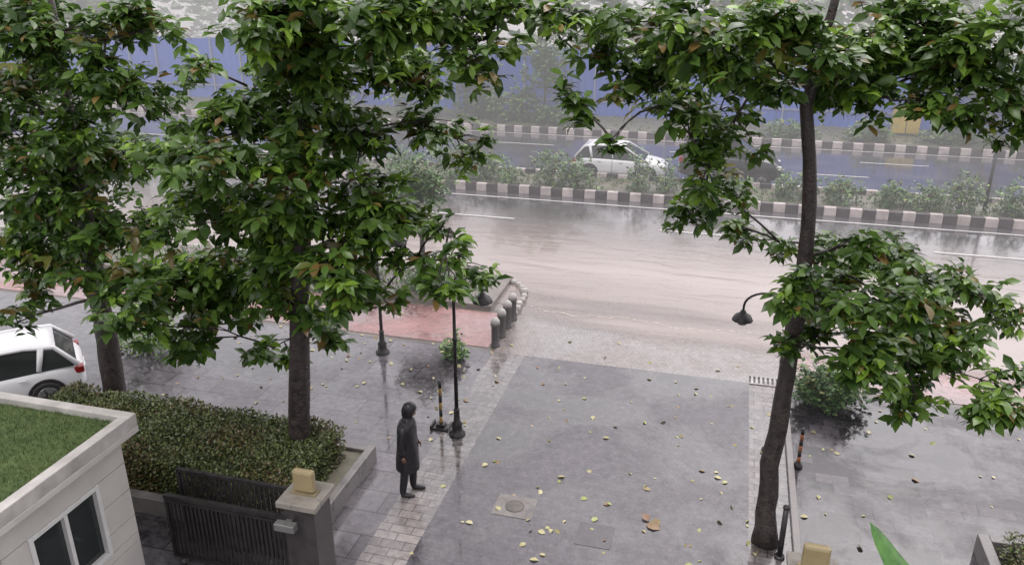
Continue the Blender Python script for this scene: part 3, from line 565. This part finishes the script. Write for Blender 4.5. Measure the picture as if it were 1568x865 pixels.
# ------------------------------------------------------------ person
M_coat=mat('dark_raincoat',(.010,.009,.011),(.020,.018,.022),10,.28,.45,.3,40); M_trs=mat('dark_trousers',(.010,.009,.012),(.018,.016,.020),14,.45,.6,.2,50)
M_skin=mat('skin',(.18,.095,.065),(.14,.075,.05),12,.45); M_hair=mat('hair',(.008,.006,.006),(.016,.012,.011),30,.4,.6,.8,60)
pe=empty('person',(-5.05,11.52,0),R(8)); pe.scale=(1.03,1.03,1.03)
def skin(name,V,E,Rr,m,root=0,lv=2,parent=pe):
    me=bpy.data.meshes.new(name); me.from_pydata(V,E,[]); o=link(bpy.data.objects.new(name,me)); me.materials.append(m); o.parent=parent
    md=o.modifiers.new('skin','SKIN'); md.use_smooth_shade=True
    for i,r in enumerate(Rr): 
        sv=me.skin_vertices[0].data[i]; sv.radius=r if isinstance(r,tuple) else (r,r); sv.use_root=(i==root)
    s=o.modifiers.new('sub','SUBSURF'); s.levels=lv; s.render_levels=lv; return o
V=[(0,0,.95),(-.01,0,1.12),(-.01,0,1.28),(0,0,1.42),(.03,0,1.52),(.05,0,1.58),
 (-.01,-.17,1.42),(-.06,-.25,1.14),(-.01,-.26,.90),
 (-.01,.17,1.42),(-.04,.24,1.14),(.14,.15,.98),
 (-.02,-.10,.88),(-.04,-.13,.50),(-.09,-.15,.10),(-.08,-.15,.055),(.07,-.17,.035),
 (.01,.09,.88),(.05,.10,.50),(.03,.11,.10),(.05,.11,.055),(.20,.12,.035)]
E=[(0,1),(1,2),(2,3),(3,4),(4,5),(3,6),(6,7),(7,8),(3,9),(9,10),(10,11),(0,12),(12,13),(13,14),(14,15),(15,16),(0,17),(17,18),(18,19),(19,20),(20,21)]
Rr=[(.12,.15),(.11,.14),(.125,.16),(.11,.15),.055,.05,.075,.052,.036,.075,.052,.036,.10,.08,.066,.05,.038,.10,.08,.066,.05,.038]
skin('body',V,E,Rr,M_trs)
prof=[(.50,.205,.245,-.01),(.54,.21,.25,-.01),(.75,.20,.238,-.01),(.95,.187,.225,0),(1.10,.17,.212,-.01),(1.28,.174,.228,-.01),(1.40,.158,.225,0),(1.46,.125,.175,.01),(1.50,.09,.11,.02),(1.56,.085,.09,.03)]
V=[];F=[];n=24
for (z,rx,ry,ox) in prof:
    for i in range(n):
        t=2*math.pi*i/n; f=1+.045*math.sin(t*5+z*5)*(1.4-z*.5); V.append((ox+rx*f*math.cos(t),ry*f*math.sin(t),z))
for j in range(len(prof)-1):
    for i in range(n): F.append((j*n+i,j*n+(i+1)%n,(j+1)*n+(i+1)%n,(j+1)*n+i))
F.append(tuple(range(n))[::-1])
o=mesh('raincoat',V,F,M_coat,pe,True); s=o.modifiers.new('s','SUBSURF'); s.levels=1
skin('sleeve_right',[(-.0,-.13,1.42),(-.02,-.20,1.38),(-.06,-.26,1.14),(-.015,-.265,.93)],[(0,1),(1,2),(2,3)],[.078,.085,.068,.055],M_coat,0,1)
skin('sleeve_left',[(-.0,.13,1.42),(-.02,.20,1.38),(-.04,.245,1.14),(.12,.165,1.0)],[(0,1),(1,2),(2,3)],[.078,.085,.068,.055],M_coat,0,1)
V=[];F=[];nz,na=14,20
for j in range(nz+1):
    ph=math.pi*j/nz; zz=math.cos(ph)
    for i in range(na):
        t=2*math.pi*i/na; x=math.sin(ph)*math.cos(t)*.098; y=math.sin(ph)*math.sin(t)*.076; z=zz*.122
        if z<0: x*=1+.25*z/.122*(1 if x<0 else .25); y*=1+.30*z/.122
        if x>.06 and abs(y)<.022 and -.045<z<.02: x+=.022*(1-abs(y)/.03)*(1 if z<-.005 else .5)
        V.append((x,y,z))
for j in range(nz):
    for i in range(na): F.append((j*na+i,(j+1)*na+i,(j+1)*na+(i+1)%na,j*na+(i+1)%na))
hd=empty('head',(.065,0,1.655)); hd.parent=pe; hd.rotation_euler=(0,R(16),0)
mesh('face',V,F,M_skin,hd,True)
for s in (-1,1):
    lathe('eye_%d'%(s+2),[(.002,-.009),(.011,-.004),(.011,.004),(.002,.009)],M_ws,hd,8,(.083,s*.03,.0)); lathe('pupil_%d'%(s+2),[(.001,-.005),(.006,0),(.001,.005)],M_hair,hd,8,(.092,s*.03,.0))
    tube('ear_%d'%(s+2),[(-.005,s*.072,-.03),(-.012,s*.082,0),(-.005,s*.074,.028)],[.008,.014,.009],M_skin,hd,8)
    tube('brow_%d'%(s+2),[(.088,s*.015,.022),(.086,s*.032,.026),(.074,s*.048,.02)],[.004,.005,.003],M_hair,hd,6)
tube('mouth',[(.088,-.02,-.062),(.096,0,-.06),(.088,.02,-.062)],[.004,.007,.004],mat('lips',(.18,.07,.06),(.15,.06,.05),10,.4),hd,8)
n=160; v=rng.normal(0,1,(n,3)); v/=np.linalg.norm(v,axis=1,keepdims=True); v=v[(v[:,0]>.3)&(v[:,2]>.45)]; n=len(v)
D=v+rng.normal(0,.4,(n,3)); D[:,2]-=1.2; D[:,0]+=.3
leaves('fringe',v*np.array([.102,.084,.126]),D,rng.uniform(.03,.05,n),np.zeros((n,3)),M_hair,hd,simple=True,wid=.5)
# hood: open-fronted shell running down to the collar
V=[];F=[]; nj=12
for j in range(nj+1):
    ph=R(150)*j/nj
    for i in range(na):
        t=2*math.pi*i/na; ff=math.cos(t); lim=ph if ff<.62 else ph*.48
        wr=1+.035*math.sin(i*2.3+j*1.1); low=max(0,ph-R(95))
        V.append((-.010+math.sin(lim)*math.cos(t)*.130*wr-.01*low,math.sin(lim)*math.sin(t)*.110*wr*(1+.1*low),.012+math.cos(lim)*.152-(.05*low if ff<.62 else 0)))
for j in range(nj):
    for i in range(na): F.append((j*na+i,(j+1)*na+i,(j+1)*na+(i+1)%na,j*na+(i+1)%na))
o=mesh('hood',V,F,M_coat,hd,True); s=o.modifiers.new('t','SOLIDIFY'); s.thickness=.008
def hand(nm,wrist,dr,palmn,curl):
    dr=Vector(dr).normalized(); pn=Vector(palmn).normalized(); sd=dr.cross(pn).normalized(); w0=Vector(wrist)
    h=empty(nm,(0,0,0)); h.parent=pe
    skin('palm',[tuple(w0),tuple(w0+dr*.05),tuple(w0+dr*.09)],[(0,1),(1,2)],[(.022,.026),(.018,.036),(.014,.036)],M_skin,0,1,h)
    for i,(off,ln) in enumerate([(-.03,.068),(-.01,.078),(.01,.073),(.029,.058)]):
        b=w0+dr*.075+sd*off; P=[b]; d=dr.copy()
        for kk in range(3):
            d=(d+pn*curl*(.5+.3*kk)).normalized(); P.append(P[-1]+d*ln/3)
        skin('finger_%d'%(i+1),[tuple(p) for p in P],[(0,1),(1,2),(2,3)],[.0095,.009,.0085,.007],M_skin,0,1,h)
    b=w0+dr*.03-sd*.025; P=[b,b-sd*.022+dr*.02+pn*.008,b-sd*.026+dr*.045+pn*.022,b-sd*.012+dr*.058+pn*.034]
    skin('thumb',[tuple(p) for p in P],[(0,1),(1,2),(2,3)],[.012,.0105,.0095,.008],M_skin,0,1,h)
hand('hand_right',(-.01,-.268,.89),(.08,.0,-1),(0,1,.1),.45)
hand('hand_left',(.13,.16,.98),(.8,-.4,-.45),(-.5,-.6,-.2),.7)
for s,(x,y) in (('left',(.05,.11)),('right',(-.08,-.155))):
    skin('shoe_'+s,[(x-.05,y,.05),(x+.04,y,.045),(x+.14,y+.01,.038),(x+.21,y+.015,.032)],[(0,1),(1,2),(2,3)],[.045,.045,.042,.03],M_dk,0,1)

# ------------------------------------------------------------ camera
cam=bpy.data.cameras.new('camera'); co=link(bpy.data.objects.new('camera',cam)); cam.sensor_width=36; cam.lens=28.7; cam.clip_end=2000
co.location=(0,0,9); co.rotation_euler=(R(90-21.5),0,R(15.2)); S.camera=co
